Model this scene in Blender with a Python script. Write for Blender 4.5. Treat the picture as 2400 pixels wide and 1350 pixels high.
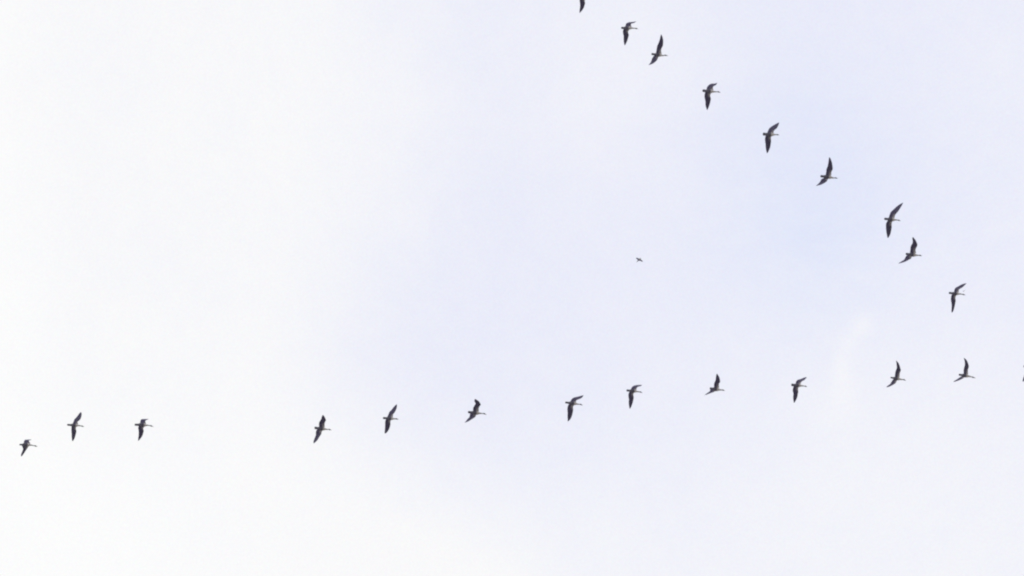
import bpy, math, random
from mathutils import Vector, Matrix, kdtree

for o in list(bpy.data.objects):
    bpy.data.objects.remove(o, do_unlink=True)
S = bpy.context.scene
COL = S.collection

# ------------------------------------------------------------------ camera
ELEV = math.radians(55.0)            # looking up at the flock with a long lens
HFOV = math.radians(20.0)
CAM_Z = 1.7
cam_d = bpy.data.cameras.new("camera")
cam = bpy.data.objects.new("camera", cam_d)
COL.objects.link(cam)
cam.location = (0, 0, CAM_Z)
cam.rotation_euler = (math.radians(90) + ELEV, 0, 0)
cam_d.sensor_width = 36
cam_d.angle = HFOV
cam_d.clip_start = 0.1
cam_d.clip_end = 20000
S.camera = cam
R_ = Vector((1, 0, 0))
F_ = Vector((0, math.cos(ELEV), math.sin(ELEV)))
U_ = Vector((0, -math.sin(ELEV), math.cos(ELEV)))
FPX = 1200 / math.tan(HFOV / 2)      # focal length in photo pixels

def direction(px, py):
    return (F_ + R_ * ((px - 1200) / FPX) - U_ * ((py - 675) / FPX)).normalized()

# ------------------------------------------------------------------ view
S.render.engine = 'CYCLES'
S.view_settings.view_transform = 'Standard'
S.view_settings.look = 'None'
S.view_settings.gamma = 1.0
S.cycles.filter_width = 2.1          # soft consumer telephoto
S.view_settings.exposure = 0.5
S.view_settings.use_curve_mapping = False

# ------------------------------------------------------------------ sky
SUN_EL, SUN_AZ = math.radians(45), math.radians(62)     # soft sun behind thin cloud, to the right
W = bpy.data.worlds.new("World")
S.world = W
W.use_nodes = True
nt = W.node_tree
nt.nodes.clear()
N = nt.nodes.new
L = nt.links.new
out = N('ShaderNodeOutputWorld')
sky = N('ShaderNodeTexSky')
sky.sky_type = 'NISHITA'
sky.sun_disc = False
sky.sun_elevation = SUN_EL
sky.sun_rotation = SUN_AZ
sky.air_density = 1.5
sky.dust_density = 0.0
sky.ozone_density = 6.0
bg_sky = N('ShaderNodeBackground'); bg_sky.inputs[1].default_value = 0.15
L(sky.outputs[0], bg_sky.inputs[0])
tc = N('ShaderNodeTexCoord')
DIR = tc.outputs['Generated']

def val(x):
    n = N('ShaderNodeValue'); n.outputs[0].default_value = x; return n.outputs[0]
def math_(op, a, b=None, c=None, clamp=False):
    n = N('ShaderNodeMath'); n.operation = op; n.use_clamp = clamp
    for i, v in enumerate((a, b, c)):
        if v is None: continue
        if isinstance(v, (int, float)): n.inputs[i].default_value = v
        else: L(v, n.inputs[i])
    return n.outputs[0]
def noise(scale, detail, rough, off=(0, 0, 0), stretch=(1, 1, 1)):
    m = N('ShaderNodeMapping'); m.inputs['Location'].default_value = off
    m.inputs['Scale'].default_value = stretch
    L(WARP, m.inputs['Vector'])
    n = N('ShaderNodeTexNoise'); n.inputs['Scale'].default_value = scale
    n.inputs['Detail'].default_value = detail; n.inputs['Roughness'].default_value = rough
    L(m.outputs[0], n.inputs['Vector'])
    return math_('SUBTRACT', n.outputs['Fac'], 0.5)
# domain warp so that cloud edges wander
wn = N('ShaderNodeTexNoise'); wn.inputs['Scale'].default_value = 7; wn.inputs['Detail'].default_value = 5
L(DIR, wn.inputs['Vector'])
sub = N('ShaderNodeVectorMath'); sub.operation = 'SUBTRACT'; sub.inputs[1].default_value = (.5, .5, .5)
L(wn.outputs['Color'], sub.inputs[0])
scl = N('ShaderNodeVectorMath'); scl.operation = 'SCALE'; scl.inputs['Scale'].default_value = 0.10
L(sub.outputs[0], scl.inputs[0])
add = N('ShaderNodeVectorMath'); add.operation = 'ADD'
L(DIR, add.inputs[0]); L(scl.outputs[0], add.inputs[1])
WARP = add.outputs[0]
sepw = N('ShaderNodeSeparateXYZ'); L(WARP, sepw.inputs[0])

def lobe(px, py, radius_px):
    c = direction(px, py)
    k = 1.0 / (radius_px / FPX) ** 2
    d = N('ShaderNodeVectorMath'); d.operation = 'DOT_PRODUCT'
    L(WARP2, d.inputs[0]); d.inputs[1].default_value = c
    return math_('EXPONENT', math_('MULTIPLY', math_('SUBTRACT', d.outputs['Value'], 1.0), k))
# lightly warped copy for the placed wisps
nrm = N('ShaderNodeVectorMath'); nrm.operation = 'SCALE'; nrm.inputs['Scale'].default_value = 0.022
L(sub.outputs[0], nrm.inputs[0])
add2 = N('ShaderNodeVectorMath'); add2.operation = 'ADD'
L(DIR, add2.inputs[0]); L(nrm.outputs[0], add2.inputs[1])
nz = N('ShaderNodeVectorMath'); nz.operation = 'NORMALIZE'; L(add2.outputs[0], nz.inputs[0])
WARP2 = nz.outputs[0]

# thick bright cloud bank filling the left of the sky, with a wandering right-hand edge
n1 = noise(9, 6, 0.55, (3, 1, 7))
n2 = noise(30, 8, 0.6, (9, 4, 2))
n4 = noise(60, 8, 0.62, (2, 6, 1))
sepd = N('ShaderNodeSeparateXYZ'); L(WARP2, sepd.inputs[0])
edge = math_('ADD', sepd.outputs[0], math_('MULTIPLY', n2, 0.035))
edge = math_('ADD', edge, math_('MULTIPLY', n4, 0.022))
edge = math_('ADD', edge, math_('MULTIPLY', lobe(900, 860, 260), 0.026))
edge = math_('SUBTRACT', edge, math_('MULTIPLY', lobe(1050, 1440, 300), 0.034))
edge = math_('SUBTRACT', edge, math_('MULTIPLY', lobe(980, 380, 260), 0.010))
def smooth(v, a, b):
    mr = N('ShaderNodeMapRange'); mr.interpolation_type = 'SMOOTHSTEP'
    mr.inputs['From Min'].default_value = a; mr.inputs['From Max'].default_value = b
    mr.inputs['To Min'].default_value = 1.0; mr.inputs['To Max'].default_value = 0.0
    L(v, mr.inputs['Value']); return mr.outputs[0]
bank = math_('MULTIPLY', smooth(edge, -0.082, 0.006), 0.90)
for args, amp in (((1280, 1375, 170), .26), ((2330, 90, 220), .12), ((1150, 1400, 300), .28), ((1700, 1430, 420), .30), ((2380, 1300, 400), .42), ((2000, 1150, 400), .14), ((1380, 40, 220), .30),
                  ((2012, 752, 15), .24), ((1996, 775, 15), .18), ((1978, 803, 15), .20), ((1966, 838, 16), .20), ((1965, 875, 18), .22), ((1962, 918, 22), .16), ((1952, 965, 40), .09), ((1940, 1010, 90), .06),
                  ((2380, 300, 200), .10), ((1300, 400, 200), .10), ((1500, 230, 160), .10)):
    bank = math_('ADD', bank, math_('MULTIPLY', lobe(*args), amp))
bank = math_('ADD', bank, math_('MULTIPLY', n2, 0.40))
n3 = noise(160, 6, 0.65, (1, 5, 2))
bank = math_('ADD', bank, math_('MULTIPLY', n3, 0.30), clamp=True)
core = smooth(math_('ADD', sepd.outputs[0], math_('MULTIPLY', n2, 0.06)), -0.195, -0.140)
core = math_('ADD', core, math_('MULTIPLY', lobe(180, 1400, 330), 1.0))
core = math_('ADD', core, math_('MULTIPLY', n4, 0.25), clamp=True)

# thin gaps where blue shows through the veil
gap = val(0.26)
for args, amp in (((1880, 430, 200), .30), ((1930, 580, 110), .26), ((1850, 290, 120), .16), ((1120, 380, 90), .10), ((930, 700, 120), .03),
                  ((1300, 1000, 190), .06), ((2200, 420, 300), .06), ((1700, 760, 260), .06)):
    gap = math_('ADD', gap, math_('MULTIPLY', lobe(*args), amp))
gap = math_('ADD', gap, math_('MULTIPLY', noise(22, 6, 0.55, (5, 8, 1)), 0.35))
gap = math_('ADD', gap, math_('MULTIPLY', n4, 0.30), clamp=True)

def rgb(c):
    n = N('ShaderNodeRGB'); n.outputs[0].default_value = (*c, 1); return n.outputs[0]
def mixc(f, a, b):
    n = N('ShaderNodeMix'); n.data_type = 'RGBA'; n.clamp_factor = True
    L(f, n.inputs['Factor']); L(a, n.inputs[6]); L(b, n.inputs[7]); return n.outputs[2]
VEIL = rgb((0.850, 0.853, 0.958))
WHITE = rgb((0.948, 0.949, 0.962))
CORE = rgb((0.978, 0.980, 0.980))
cloud_col = mixc(core, mixc(bank, VEIL, WHITE), CORE)
# finest structure of the cloud: tiny droplets of tone
fine = N('ShaderNodeTexNoise'); fine.inputs['Scale'].default_value = 1300; fine.inputs['Detail'].default_value = 2
L(DIR, fine.inputs['Vector'])
fm = N('ShaderNodeMix'); fm.data_type = 'RGBA'; fm.blend_type = 'LINEAR_LIGHT'
fm.inputs['Factor'].default_value = 0.055
L(cloud_col, fm.inputs[6]); L(fine.outputs['Color'], fm.inputs[7]); cloud_col = fm.outputs[2]
bg_cl = N('ShaderNodeBackground'); bg_cl.inputs[1].default_value = 0.7071
L(cloud_col, bg_cl.inputs[0])
cover = math_('SUBTRACT', 1.0, math_('MULTIPLY', math_('MULTIPLY', gap, 0.22), math_('SUBTRACT', 1.0, bank)), clamp=True)
mx = N('ShaderNodeMixShader')
L(cover, mx.inputs[0]); L(bg_sky.outputs[0], mx.inputs[1]); L(bg_cl.outputs[0], mx.inputs[2])
L(mx.outputs[0], out.inputs['Surface'])

# ------------------------------------------------------------------ sun (veiled by cloud)
sd = bpy.data.lights.new("sun", 'SUN')
sd.energy = 1.2
sd.angle = math.radians(12)
sd.color = (1.0, 0.95, 0.88)
sun = bpy.data.objects.new("sun", sd)
COL.objects.link(sun)
to_sun = Vector((math.sin(SUN_AZ) * math.cos(SUN_EL), math.cos(SUN_AZ) * math.cos(SUN_EL), math.sin(SUN_EL)))
sun.rotation_euler = to_sun.to_track_quat('Z', 'Y').to_euler()
sun.location = (0, 0, 50)

# ------------------------------------------------------------------ ground (below the frame; its bounce lights the birds from below)
def ground_material():
    m = bpy.data.materials.new("pale_winter_field"); m.use_nodes = True
    t = m.node_tree; b = t.nodes['Principled BSDF']
    n = t.nodes.new('ShaderNodeTexNoise'); n.inputs['Scale'].default_value = 0.05; n.inputs['Detail'].default_value = 8
    r = t.nodes.new('ShaderNodeValToRGB')
    r.color_ramp.elements[0].position = .35; r.color_ramp.elements[0].color = (.17, .17, .15, 1)
    r.color_ramp.elements[1].position = .65; r.color_ramp.elements[1].color = (.30, .29, .27, 1)
    g = t.nodes.new('ShaderNodeNewGeometry')
    t.links.new(g.outputs['Position'], n.inputs['Vector'])
    t.links.new(n.outputs['Fac'], r.inputs[0]); t.links.new(r.outputs[0], b.inputs['Base Color'])
    b.inputs['Roughness'].default_value = .95
    return m
gm = bpy.data.meshes.new("ground")
G, K = 6000, 24
gv = []; gf = []
rg = random.Random(4)
for j in range(K + 1):
    for i in range(K + 1):
        x = -G + 2 * G * i / K; y = -G + 2 * G * j / K
        z = 0 if max(abs(x), abs(y)) < 600 else rg.uniform(-4, 1)
        gv.append((x, y, z))
for j in range(K):
    for i in range(K):
        a = j * (K + 1) + i
        gf.append((a, a + 1, a + K + 2, a + K + 1))
gm.from_pydata(gv, [], gf)
gm.materials.append(ground_material())
go = bpy.data.objects.new("ground", gm); go["kind"] = "structure"
COL.objects.link(go)

# ------------------------------------------------------------------ plumage
def plumage():
    m = bpy.data.materials.new("goose_plumage"); m.use_nodes = True
    t = m.node_tree; b = t.nodes['Principled BSDF']; l = t.links.new
    a = t.nodes.new('ShaderNodeAttribute'); a.attribute_name = 'plumage'
    tc = t.nodes.new('ShaderNodeTexCoord')
    n = t.nodes.new('ShaderNodeTexNoise'); n.inputs['Scale'].default_value = 14; n.inputs['Detail'].default_value = 6
    l(tc.outputs['Object'], n.inputs['Vector'])
    r = t.nodes.new('ShaderNodeMapRange')
    r.inputs['From Min'].default_value = .3; r.inputs['From Max'].default_value = .7
    r.inputs['To Min'].default_value = .72; r.inputs['To Max'].default_value = 1.28
    l(n.outputs['Fac'], r.inputs['Value'])
    mu = t.nodes.new('ShaderNodeVectorMath'); mu.operation = 'SCALE'
    l(a.outputs['Color'], mu.inputs[0]); l(r.outputs[0], mu.inputs['Scale'])
    l(mu.outputs[0], b.inputs['Base Color'])
    b.inputs['Roughness'].default_value = .75
    b.inputs['Sheen Weight'].default_value = .15
    bu = t.nodes.new('ShaderNodeBump'); bu.inputs['Strength'].default_value = .4; bu.inputs['Distance'].default_value = .01
    n2 = t.nodes.new('ShaderNodeTexNoise'); n2.inputs['Scale'].default_value = 40
    l(tc.outputs['Object'], n2.inputs['Vector']); l(n2.outputs['Fac'], bu.inputs['Height']); l(bu.outputs[0], b.inputs['Normal'])
    return m
PLUM = plumage()
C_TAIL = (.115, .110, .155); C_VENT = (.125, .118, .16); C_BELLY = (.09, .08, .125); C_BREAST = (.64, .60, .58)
C_NECK = (.40, .40, .40); C_HEAD = (.20, .21, .22); C_BILL = (.16, .14, .13)
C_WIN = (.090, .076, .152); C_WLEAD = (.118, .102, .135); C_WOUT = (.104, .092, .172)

def lerp(a, b, t): return tuple(x + (y - x) * t for x, y in zip(a, b))
def ramp(stops, t):
    if t <= stops[0][0]: return stops[0][1]
    for (p, c), (q, d) in zip(stops, stops[1:]):
        if t <= q: return lerp(c, d, (t - p) / (q - p))
    return stops[-1][1]
def catmull(pts, n):
    """pts: list of tuples; n samples along, parameter by chord length of first three entries"""
    k = len(pts)
    res = []
    for i in range(n):
        u = i / (n - 1) * (k - 1)
        j = min(int(u), k - 2); f = u - j
        p0 = pts[max(j - 1, 0)]; p1 = pts[j]; p2 = pts[j + 1]; p3 = pts[min(j + 2, k - 1)]
        res.append(tuple(0.5 * (2 * b + (c - a) * f + (2 * a - 5 * b + 4 * c - d) * f * f + (3 * b - a - 3 * c + d) * f ** 3)
                         for a, b, c, d in zip(p0, p1, p2, p3)))
    return res

SEMI = 49.0       # length of one wing in local units (1 unit = about 1.8 cm)

def wing_shell(pairs, C, rC, phase, rng, semi):
    """closed cambered wing: stations of leading / trailing edge points, given depth so the wing keeps its true length"""
    l0 = Vector(pairs[0][:2]); t0 = Vector(pairs[0][2:])
    m0 = (l0 + t0) / 2; c = Vector(C)
    pull = (c - m0) * 0.55
    first = (l0.x + pull.x - 1.0, l0.y + pull.y, t0.x + pull.x + .8, t0.y + pull.y)
    st = catmull([first] + list(pairs), 34)
    n = len(st)
    mids = [Vector(((s[0] + s[2]) / 2, (s[1] + s[3]) / 2)) for s in st]
    arc = [0.0]
    for a, b in zip(mids, mids[1:]): arc.append(arc[-1] + (b - a).length)
    A = arc[-1]
    dz = math.sqrt(max(semi ** 2 - A ** 2, (0.12 * semi) ** 2))
    dz = min(dz, 0.30 * semi)
    z0 = rC * 0.22
    zs = [z0 + phase * dz * (a / A) ** 1.35 for a in arc]
    mid3 = [Vector((m.x, m.y, z)) for m, z in zip(mids, zs)]
    rows = []; cols = []
    KC = 9
    for i in range(n):
        T = (mid3[min(i + 1, n - 1)] - mid3[max(i - 1, 0)])
        if T.length < 1e-6: T = Vector((0, 1, 0))
        T.normalize()
        s = st[i]; u = i / (n - 1)
        ch = Vector((s[2] - s[0], s[3] - s[1], 0))
        d = -(ch.x * T.x + ch.y * T.y) * T.z / (T.z ** 2 + 0.7)
        d = max(-8, min(8, d))
        ch.z = d
        # small feather-tip steps along the trailing edge
        if 3 < i < n - 1:
            ch = ch * (1 + (0.018 if i % 2 else -0.012) + rng.uniform(-.01, .01))
        lead = mid3[i] - ch * 0.5 if not (3 < i < n - 1) else Vector((s[0], s[1], mid3[i].z - d / 2))
        nn = T.cross(ch)
        if nn.length < 1e-6: nn = Vector((0, 0, 1))
        nn.normalize()
        if nn.z < 0: nn = -nn                       # away from the camera = upper side of the wing
        th = (2.7 * (1 - u) ** 0.8 + 0.45)
        th = min(th, max(ch.length * 0.22, .25))
        camb = ch.length * 0.07
        top = []; bot = []; ct = []; cb = []
        for k in range(KC):
            f = k / (KC - 1)
            prof = 2.2 * math.sqrt(max(f, 0)) * (1 - f) ** 0.9 if 0 < f < 1 else 0.0
            cm = camb * 4 * f * (1 - f)
            p = lead + ch * f + nn * cm
            top.append(p + nn * (prof * th * .5 + .04)); bot.append(p - nn * (prof * th * .5 + .04))
            base = ramp([(0, C_WLEAD), (.3, C_WIN), (.75, C_WIN), (1, C_WOUT)], f)
            base = lerp(base, C_WOUT, max(0, min(1, (u - .45) / .4)) * .6)
            if u < .38: base = lerp(base, C_BREAST, min(1, 1.7 * (1 - u / .38)) * max(0, min(1, 2.2 * (1 - f / .52))) * .72)
            ct.append(lerp(base, (.2, .19, .19), .35)); cb.append(base)
        rows.append(top + bot[::-1]); cols.append(ct + cb[::-1])
    V = []; Cc = []; Fc = []
    for r, c_ in zip(rows, cols): V += r; Cc += c_
    m = 2 * KC
    for i in range(n - 1):
        for k in range(m):
            a = i * m + k; b = i * m + (k + 1) % m
            Fc.append((a, b, b + m, a + m))
    Fc.append(tuple(range(m))[::-1]); Fc.append(tuple((n - 1) * m + k for k in range(m)))
    return V, Fc, Cc

def body_shell(B, tilt):
    T, rT, C, rC, Nn, H, P = B
    rT *= 1.12; rC *= 1.06
    T, C, Nn, H, P = map(Vector, (T, C, Nn, H, P))
    up = 1.0
    pts = []
    def add(p, r, zr, t): pts.append((p.x, p.y, 0, r, zr, t))
    ax = (C - T)
    add(T, rT * .38, .25, 0.0)
    add(T + ax * .035, rT * .74, .25, .02)
    add(T + ax * .09, rT * .97, .25, .05)
    add(T + ax * .22, rT * 1.04, .35, .14)
    add(T + ax * .42, rT * 1.0 * .5 + rC * .62 * .5, .8, .28)
    add(T + ax * .70, rC * .90, 1, .42)
    add(C, rC, 1.05, .55)
    add(C + (Nn - C) * .40, rC * .80, 1.05, .66)
    add(C + (Nn - C) * .72, rC * .47, 1, .75)
    add(Nn, 1.6, 1, .83)
    nh = H - Nn
    if nh.length > 3: add(Nn + nh * .5, 1.05, 1, .87)
    hd = (P - H)
    add(H - hd * .28, 1.3, 1, .91)
    add(H, 1.7, 1.1, .94)
    add(H + hd * .38, 1.15, 1, .965)
    add(H + hd * .55, .72, .8, .975)
    add(P, .28, .7, 1.0)
    st = catmull(pts, 64)
    length = (P - T).length
    m = 16; V = []; Cc = []; Fc = []
    for i, s in enumerate(st):
        a = st[max(i - 1, 0)]; b = st[min(i + 1, len(st) - 1)]
        tx, ty = b[0] - a[0], b[1] - a[1]
        q = math.hypot(tx, ty) or 1
        nx, ny = -ty / q, tx / q
        along = ((Vector((s[0], s[1])) - T).dot((P - T).normalized())) / length
        z = tilt * (.5 - along) * length
        r = max(s[3], .2)
        zr = max(s[4], .2)
        for k in range(m):
            w = 2 * math.pi * k / m
            V.append(Vector((s[0] + nx * r * math.cos(w), s[1] + ny * r * math.cos(w), z + r * zr * math.sin(w))))
            t = s[5]
            c = ramp([(0, (.2, .195, .21)), (.05, C_TAIL), (.22, C_TAIL), (.3, C_VENT), (.42, C_VENT), (.5, C_BELLY), (.57, C_BELLY), (.645, C_BREAST),
                      (.78, C_BREAST), (.85, C_NECK), (.9, C_HEAD), (.96, C_HEAD), (.975, C_BILL), (1, C_BILL)], t)
            if math.sin(w) > .2: c = lerp(c, (.20, .18, .19), .6)       # browner back
            Cc.append(c)
    n = len(st)
    for i in range(n - 1):
        for k in range(m):
            a = i * m + k; b = i * m + (k + 1) % m
            Fc.append((a, b, b + m, a + m))
    Fc.append(tuple(range(m))[::-1]); Fc.append(tuple((n - 1) * m + k for k in range(m)))
    return V, Fc, Cc

def recalc(me):
    import bmesh
    bm = bmesh.new(); bm.from_mesh(me)
    bmesh.ops.remove_doubles(bm, verts=bm.verts, dist=1e-5)
    bmesh.ops.recalc_face_normals(bm, faces=bm.faces)
    bm.to_mesh(me); bm.free()

ALT = 104.5          # flock height above the camera

def build_bird(name, off, scale, upper, lower, B, phases, label, category, group=None, shift=(0, 0), dist=None, seed=0, semi=SEMI, tone=1.0):
    rng = random.Random(seed)
    cv = lambda x, y: (off[0] + x / scale + shift[0], off[1] + y / scale + shift[1])
    T, rT, C, rC, Nn, H, P = B
    Cp = cv(*C)
    # place the body on the flock's altitude plane
    ray = F_ + R_ * ((Cp[0] - 1200) / FPX) - U_ * ((Cp[1] - 675) / FPX)
    depth = dist if dist else ALT / ray.z
    unit = depth / FPX
    centre = Vector((0, 0, CAM_Z)) + ray * depth
    loc = lambda p: (p[0] - Cp[0], p[1] - Cp[1])
    L2 = lambda x, y: loc(cv(x, y))
    def world(v):
        X = Cp[0] + v.x; Y = Cp[1] + v.y
        r = F_ + R_ * ((X - 1200) / FPX) - U_ * ((Y - 675) / FPX)
        return Vector((0, 0, CAM_Z)) + r * (depth + v.z * unit) - centre
    k = (depth / FPX) / (127.6 / 6805.5) if not dist else 1.0     # farther geese show smaller
    Bl = (L2(*T), rT / scale, L2(*C), rC / scale, L2(*Nn), L2(*H), L2(*P))
    shells = [body_shell(Bl, .30)]
    for prs, ph in ((upper, phases[0]), (lower, phases[1])):
        p = [(*L2(a, b), *L2(c, d)) for a, b, c, d in prs]
        shells.append(wing_shell(p, (0, 0), rC / scale, ph, rng, semi / k))
    objs = []; allv = []; allc = []
    for V, Fc, Cc in shells:
        me = bpy.data.meshes.new(name)
        W_ = [world(v) for v in V]
        me.from_pydata(W_, [], Fc)
        recalc(me)
        allv += W_; allc += Cc
        o = bpy.data.objects.new("tmp", me); COL.objects.link(o); objs.append(o)
    b = objs[0]
    for w in objs[1:]:
        md = b.modifiers.new("u", 'BOOLEAN'); md.operation = 'UNION'; md.solver = 'EXACT'; md.use_self = True; md.object = w
    dg = bpy.context.evaluated_depsgraph_get()
    me = bpy.data.meshes.new_from_object(b.evaluated_get(dg))
    me.name = name
    for o in objs: bpy.data.objects.remove(o, do_unlink=True)
    me.materials.clear(); me.materials.append(PLUM)
    kd = kdtree.KDTree(len(allv))
    for i, v in enumerate(allv): kd.insert(v, i)
    kd.balance()
    at = me.color_attributes.new('plumage', 'FLOAT_COLOR', 'POINT')
    for i, v in enumerate(me.vertices):
        near = kd.find_n(v.co, 3)
        w = [1 / (d + 1e-4) for _, _, d in near]; s = sum(w)
        c = [sum(allc[j][q] * ww for (_, j, _), ww in zip(near, w)) / s for q in range(3)]
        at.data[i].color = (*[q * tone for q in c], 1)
    for p in me.polygons: p.use_smooth = True
    ob = bpy.data.objects.new(name, me)
    ob.location = centre
    ob["label"] = label; ob["category"] = category
    if group: ob["group"] = group
    COL.objects.link(ob)
    return ob

Z = 1688 / 100.0
UP, DOWN = 1, -1
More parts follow.
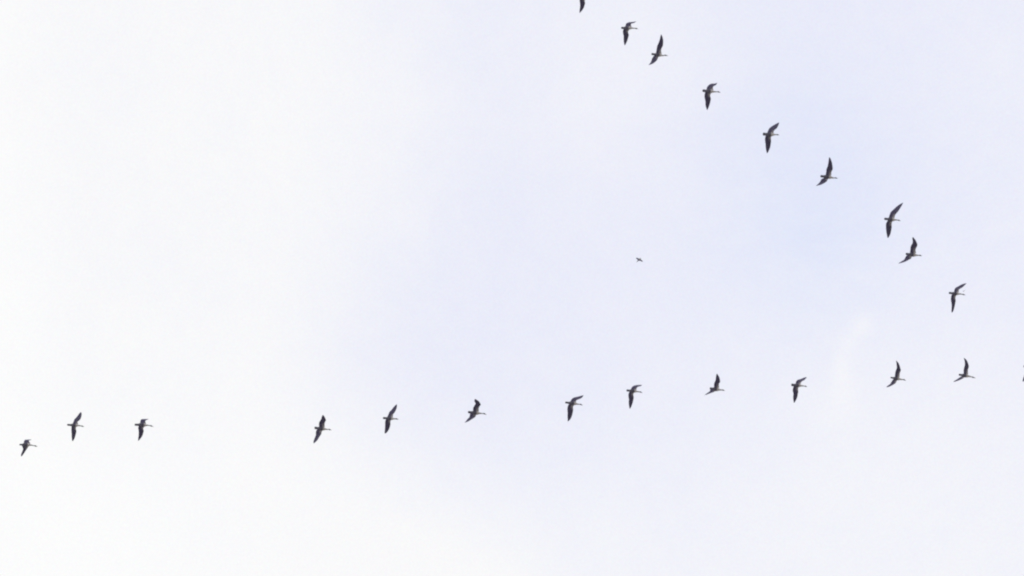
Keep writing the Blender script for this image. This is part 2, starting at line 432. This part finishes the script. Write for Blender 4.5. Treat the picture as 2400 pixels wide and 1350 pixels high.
# each entry: photo window origin, upper-wing stations, lower-wing stations (leading x, y, trailing x, y),
# body (tail tip, tail half width, centre, half width, neck base, head, bill tip), wing phase, label
GEESE = {
 'b2': ((1424, 38),
  [(960,440,690,440),(930,370,715,350),(930,305,745,280),(980,285,860,235),(1050,265,980,225),(1130,212,1130,203)],
  [(850,540,640,490),(815,610,605,590),(820,670,615,690),(842,740,635,780),(815,850,635,900),(780,970,640,1000),(730,1080,655,1090),(690,1150,672,1150)],
  ((535,460),38,(790,470),75,(1000,472),(1130,485),(1215,503)), (1,1),
  "topmost goose wholly in view, thin upper wing tip hooked forward over its head"),
 'b3': ((1494, 76),
  [(960,830,735,800),(935,720,750,720),(960,620,765,620),(1005,530,785,530),(1020,400,850,380),(1015,280,885,270),(985,160,910,150),(943,80,930,80)],
  [(840,960,660,915),(800,1040,590,1010),(770,1100,555,1110),(700,1170,530,1170),(600,1240,490,1230),(440,1292,440,1283)],
  ((550,850),38,(830,890),72,(1010,915),(1110,905),(1215,925)), (-1,-1),
  "second highest whole goose, upper wing pointing straight up, lower wing swept back"),
 'b4': ((1614, 186),
  [(980,420,715,420),(960,340,720,330),(970,295,755,270),(1010,260,830,200),(1060,240,930,165),(1100,200,1030,165),(1132,137,1122,135)],
  [(880,560,650,510),(850,640,630,620),(865,710,630,720),(878,780,650,800),(860,880,665,900),(830,1000,665,1000),(790,1110,690,1110),(740,1215,730,1215)],
  ((545,445),48,(830,470),78,(1040,490),(1180,495),(1265,525)), (1,1),
  "goose alone in the upper descending line, hooked upper wing and broad straight lower wing"),
 'b5': ((1755, 282),
  [(985,520,730,490),(985,430,765,400),(1050,360,810,320),(1110,310,890,250),(1160,220,1000,180),(1190,150,1110,120),(1202,88,1188,85)],
  [(890,640,670,610),(875,710,645,700),(882,820,640,800),(870,920,660,930),(850,1050,665,1030),(810,1160,680,1140),(770,1250,700,1240),(735,1300,718,1300)],
  ((550,540),52,(840,565),78,(1050,565),(1130,568),(1210,578)), (1,1),
  "goose with wings spread in a wide bow beside the palest blue patch of sky"),
 'b6': ((1890, 363),
  [(985,800,765,770),(990,680,785,650),(1040,570,795,560),(1035,450,840,440),(1015,320,865,330),(985,220,880,220),(950,140,890,140),(920,95,903,95)],
  [(850,960,680,920),(820,1020,600,960),(780,1070,555,1040),(700,1120,510,1100),(600,1170,450,1160),(385,1228,380,1220)],
  ((550,840),42,(850,870),80,(1060,910),(1160,912),(1250,932)), (-1,-1),
  "goose amid the descending line, tall upright upper wing, lower wing swept far back"),
 'b7': ((2040, 475),
  [(955,590,730,590),(985,480,765,470),(1050,400,810,370),(1120,310,900,280),(1190,200,1010,180),(1250,100,1120,90),(1293,5,1278,0)],
  [(860,760,670,730),(840,850,620,830),(845,960,615,950),(830,1060,620,1060),(810,1170,630,1170),(780,1270,650,1270),(735,1350,665,1345),(702,1400,688,1400)],
  ((545,635),42,(830,670),75,(1030,680),(1120,698),(1200,718)), (1,1),
  "largest goose, long wings stretched out diagonally, upper one of a close pair on the right"),
 'b8': ((2087, 548),
  [(1010,740,775,730),(995,620,790,590),(1045,510,800,510),(1068,440,830,440),(1045,360,875,360),(1000,260,880,270),(950,190,865,200),(900,135,870,142)],
  [(850,900,640,860),(810,980,590,930),(720,1030,550,1010),(620,1085,480,1060),(500,1130,400,1110),(320,1178,315,1165)],
  ((600,790),40,(880,830),75,(1080,850),(1170,855),(1255,875)), (-1,-1),
  "lower goose of the close pair on the right, lower wing a long thin point backwards"),
 'b9': ((2192, 657),
  [(935,450,745,440),(940,370,765,350),(1000,320,810,290),(1060,290,900,240),(1130,230,1000,185),(1190,170,1090,145),(1238,125,1215,115)],
  [(830,600,650,570),(800,690,620,690),(810,800,620,790),(800,870,640,900),(775,1000,650,1000),(750,1100,645,1130),(720,1200,640,1220),(678,1275,655,1275)],
  ((535,497),38,(820,525),65,(1000,540),(1110,560),(1200,585)), (1,1),
  "slender goose ending the descending line, a small grey speck above its head"),
 'b11': ((16, 1008),
  [(930,540,670,540),(890,460,675,470),(870,430,690,420),(890,410,740,380),(970,387,960,370)],
  [(850,660,600,620),(800,740,640,740),(750,810,620,820),(700,890,590,890),(650,960,565,960),(590,1040,560,1040)],
  ((495,575),28,(780,580),80,(960,595),(1130,628),(1215,652)), (1,1),
  "leftmost goose, small and hunched with wings folded short against the white cloud"),
 'b12': ((127, 959),
  [(950,600,730,570),(930,500,770,480),(1010,430,800,400),(1060,340,870,330),(1085,240,940,240),(1085,160,1000,160),(1065,120,1040,120)],
  [(870,690,690,670),(860,790,680,780),(880,870,680,870),(860,970,690,980),(835,1070,690,1080),(800,1170,700,1180),(745,1260,715,1260)],
  ((510,615),33,(810,640),65,(1000,650),(1110,672),(1190,698)), (1,1),
  "goose right of the leftmost one, slim wings stretched out almost vertically on white cloud"),
 'b13': ((286, 965),
  [(950,480,720,470),(930,420,720,400),(925,370,740,330),(950,340,800,290),(1050,297,1040,285)],
  [(870,610,660,570),(840,670,640,650),(860,760,655,750),(840,840,660,850),(810,940,655,950),(750,1040,640,1050),(655,1150,635,1150)],
  ((495,512),38,(830,520),80,(1010,535),(1150,560),(1250,595)), (1,1),
  "goose left of the widest gap in the lower line, short hooked upper wing"),
 'b14': ((706, 965),
  [(930,600,710,590),(925,480,700,480),(945,400,720,400),(980,345,760,340),(955,260,795,270),(920,190,810,200),(870,130,848,130)],
  [(830,760,620,710),(800,830,580,800),(790,890,580,900),(740,960,560,970),(680,1060,520,1070),(610,1160,490,1160),(510,1247,480,1237)],
  ((520,635),45,(820,670),75,(1000,695),(1120,705),(1205,728)), (-1,-1),
  "goose right of the widest gap in the lower line, blunt raised upper wing"),
 'b15': ((865, 942),
  [(945,590,725,590),(950,500,770,480),(1000,430,810,390),(1050,350,880,320),(1090,250,950,230),(1105,170,1020,150),(1102,95,1082,98)],
  [(860,730,665,690),(845,800,635,790),(845,900,635,900),(820,1000,630,1000),(780,1100,625,1100),(720,1190,615,1190),(650,1252,618,1240)],
  ((545,635),38,(840,655),68,(1020,668),(1085,672),(1175,698)), (1,1),
  "goose in the lower line, both wings fully stretched in one slanting blade"),
 'b16': ((1064, 923),
  [(985,690,755,680),(980,580,760,560),(1010,500,800,480),(1060,430,850,400),(1035,370,850,370),(980,290,815,310),(900,235,810,255),(845,205,822,212)],
  [(870,840,640,780),(855,900,625,870),(780,960,600,930),(690,1015,540,990),(570,1090,480,1070),(425,1142,420,1135)],
  ((550,720),42,(850,755),78,(1070,775),(1200,788),(1290,825)), (-1,-1),
  "goose in the lower line whose upper wing tip bends back at the wrist"),
 'b17': ((1296, 917),
  [(930,440,690,410),(910,400,710,360),(940,350,760,290),(1000,325,850,240),(1090,290,950,220),(1160,240,1060,190),(1212,157,1192,158)],
  [(820,570,620,520),(795,640,580,620),(800,740,570,730),(780,860,580,860),(755,960,575,970),(710,1070,580,1080),(650,1150,585,1160),(592,1197,578,1190)],
  ((480,440),35,(800,480),72,(990,510),(1100,522),(1180,560)), (1,1),
  "left goose of two alike neighbours mid lower line, long forward-curved upper wing, pale tail"),
 'b18': ((1437, 888),
  [(925,430,695,420),(930,370,730,350),(970,325,780,290),(1030,300,870,255),(1080,290,960,240),(1150,243,1130,236)],
  [(830,550,650,510),(800,610,610,590),(815,730,605,700),(805,810,625,820),(780,920,615,920),(750,1020,625,1030),(710,1120,640,1120),(668,1182,652,1182)],
  ((525,455),38,(810,480),65,(980,505),(1080,520),(1165,552)), (1,1),
  "right goose of two alike neighbours mid lower line, short flat forward-curved upper wing"),
 'b19': ((1627, 862),
  [(985,780,785,770),(980,640,785,660),(1025,560,800,590),(1015,450,845,490),(985,350,858,380),(945,290,870,300),(908,235,893,235)],
  [(870,910,640,860),(800,945,620,920),(700,980,570,960),(600,1020,510,1000),(510,1055,460,1040),(415,1088,410,1080)],
  ((615,810),40,(860,850),75,(1060,875),(1140,883),(1220,908)), (-1,-1),
  "goose in the lower line, spearhead upper wing, thin low lower wing swept back"),
 'b20': ((1821, 872),
  [(945,460,745,440),(950,410,755,380),(1000,360,800,320),(1080,320,870,290),(1120,280,950,270),(1160,240,1050,225),(1178,200,1160,198)],
  [(860,600,665,560),(835,660,630,660),(845,780,625,760),(825,870,650,860),(810,970,640,980),(770,1080,645,1080),(720,1170,660,1170),(690,1215,672,1215)],
  ((562,505),48,(830,525),72,(1010,545),(1130,562),(1195,583)), (1,1),
  "dark goose just left of the faint upright cloud wisp, wings curved like a sickle"),
 'b21': ((2052, 837),
  [(950,790,765,750),(960,640,780,620),(1000,520,805,520),(980,430,840,430),(945,310,835,310),(900,220,825,220),(822,133,812,140)],
  [(840,940,700,880),(800,1020,620,990),(720,1080,580,1060),(630,1130,510,1110),(540,1170,460,1150),(430,1192,425,1182)],
  ((590,805),28,(840,850),68,(1040,885),(1130,895),(1210,935)), (-1,-1),
  "slim goose right of the faint cloud wisp, curved upper wing ending in sharp point"),
 'b22': ((2212, 827),
  [(960,830,785,800),(955,680,785,680),(990,560,805,580),(980,470,830,480),(945,370,830,370),(900,280,815,290),(805,200,790,205)],
  [(800,985,660,950),(760,1010,600,990),(680,1050,540,1030),(600,1085,480,1070),(500,1120,420,1105),(385,1152,380,1140)],
  ((590,860),35,(850,900),70,(1060,940),(1150,965),(1265,1000)), (-1,-1),
  "rightmost goose wholly in view, thin lower wing blurred into a low backward slant"),
}
GROUP = "grey geese flying in a V formation"
for i, (key, (off, up_, lo_, B, ph, lab)) in enumerate(GEESE.items()):
    build_bird("goose", off, Z, up_, lo_, B, ph, lab, "goose", GROUP, seed=i)
# goose cut by the top edge (only its lower wing is in view) and goose cut by the right edge
o13 = GEESE['b13']
build_bird("goose", o13[0], Z, o13[1], o13[2], o13[3], o13[4],
           "goose cut off by the top edge, only its dark lower wing showing", "goose", GROUP, shift=(1034.5, -1003), seed=31)
o14 = GEESE['b14']
build_bird("goose", o14[0], Z, o14[1], o14[2], o14[3], o14[4],
           "goose cut off by the right edge, only its tail and wing tip showing", "goose", GROUP, shift=(1662.2, -144.4), seed=32)
# far small bird between the two lines
build_bird("small_bird", (1473, 588), 33.76,
           [(900,615,760,740),(800,590,700,680),(700,550,635,630),(610,540,595,575)],
           [(940,650,850,780),(1020,715,930,785),(1100,775,1030,840),(1142,820,1125,845)],
           ((650,888),18,(835,695),52,(915,632),(940,608),(985,580)), (1, 1),
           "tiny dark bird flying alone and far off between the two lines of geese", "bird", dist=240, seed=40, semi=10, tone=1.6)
build_bird("small_bird", (2192, 657), Z,
           [(1142,405,1118,420),(1158,395,1142,408),(1178,385,1168,395),(1192,380,1190,384)],
           [(1140,425,1115,418),(1118,440,1100,436),(1100,452,1088,450),(1080,462,1078,459)],
           ((1112,405),8,(1130,418),14,(1142,426),(1148,430),(1155,434)), (1, 1),
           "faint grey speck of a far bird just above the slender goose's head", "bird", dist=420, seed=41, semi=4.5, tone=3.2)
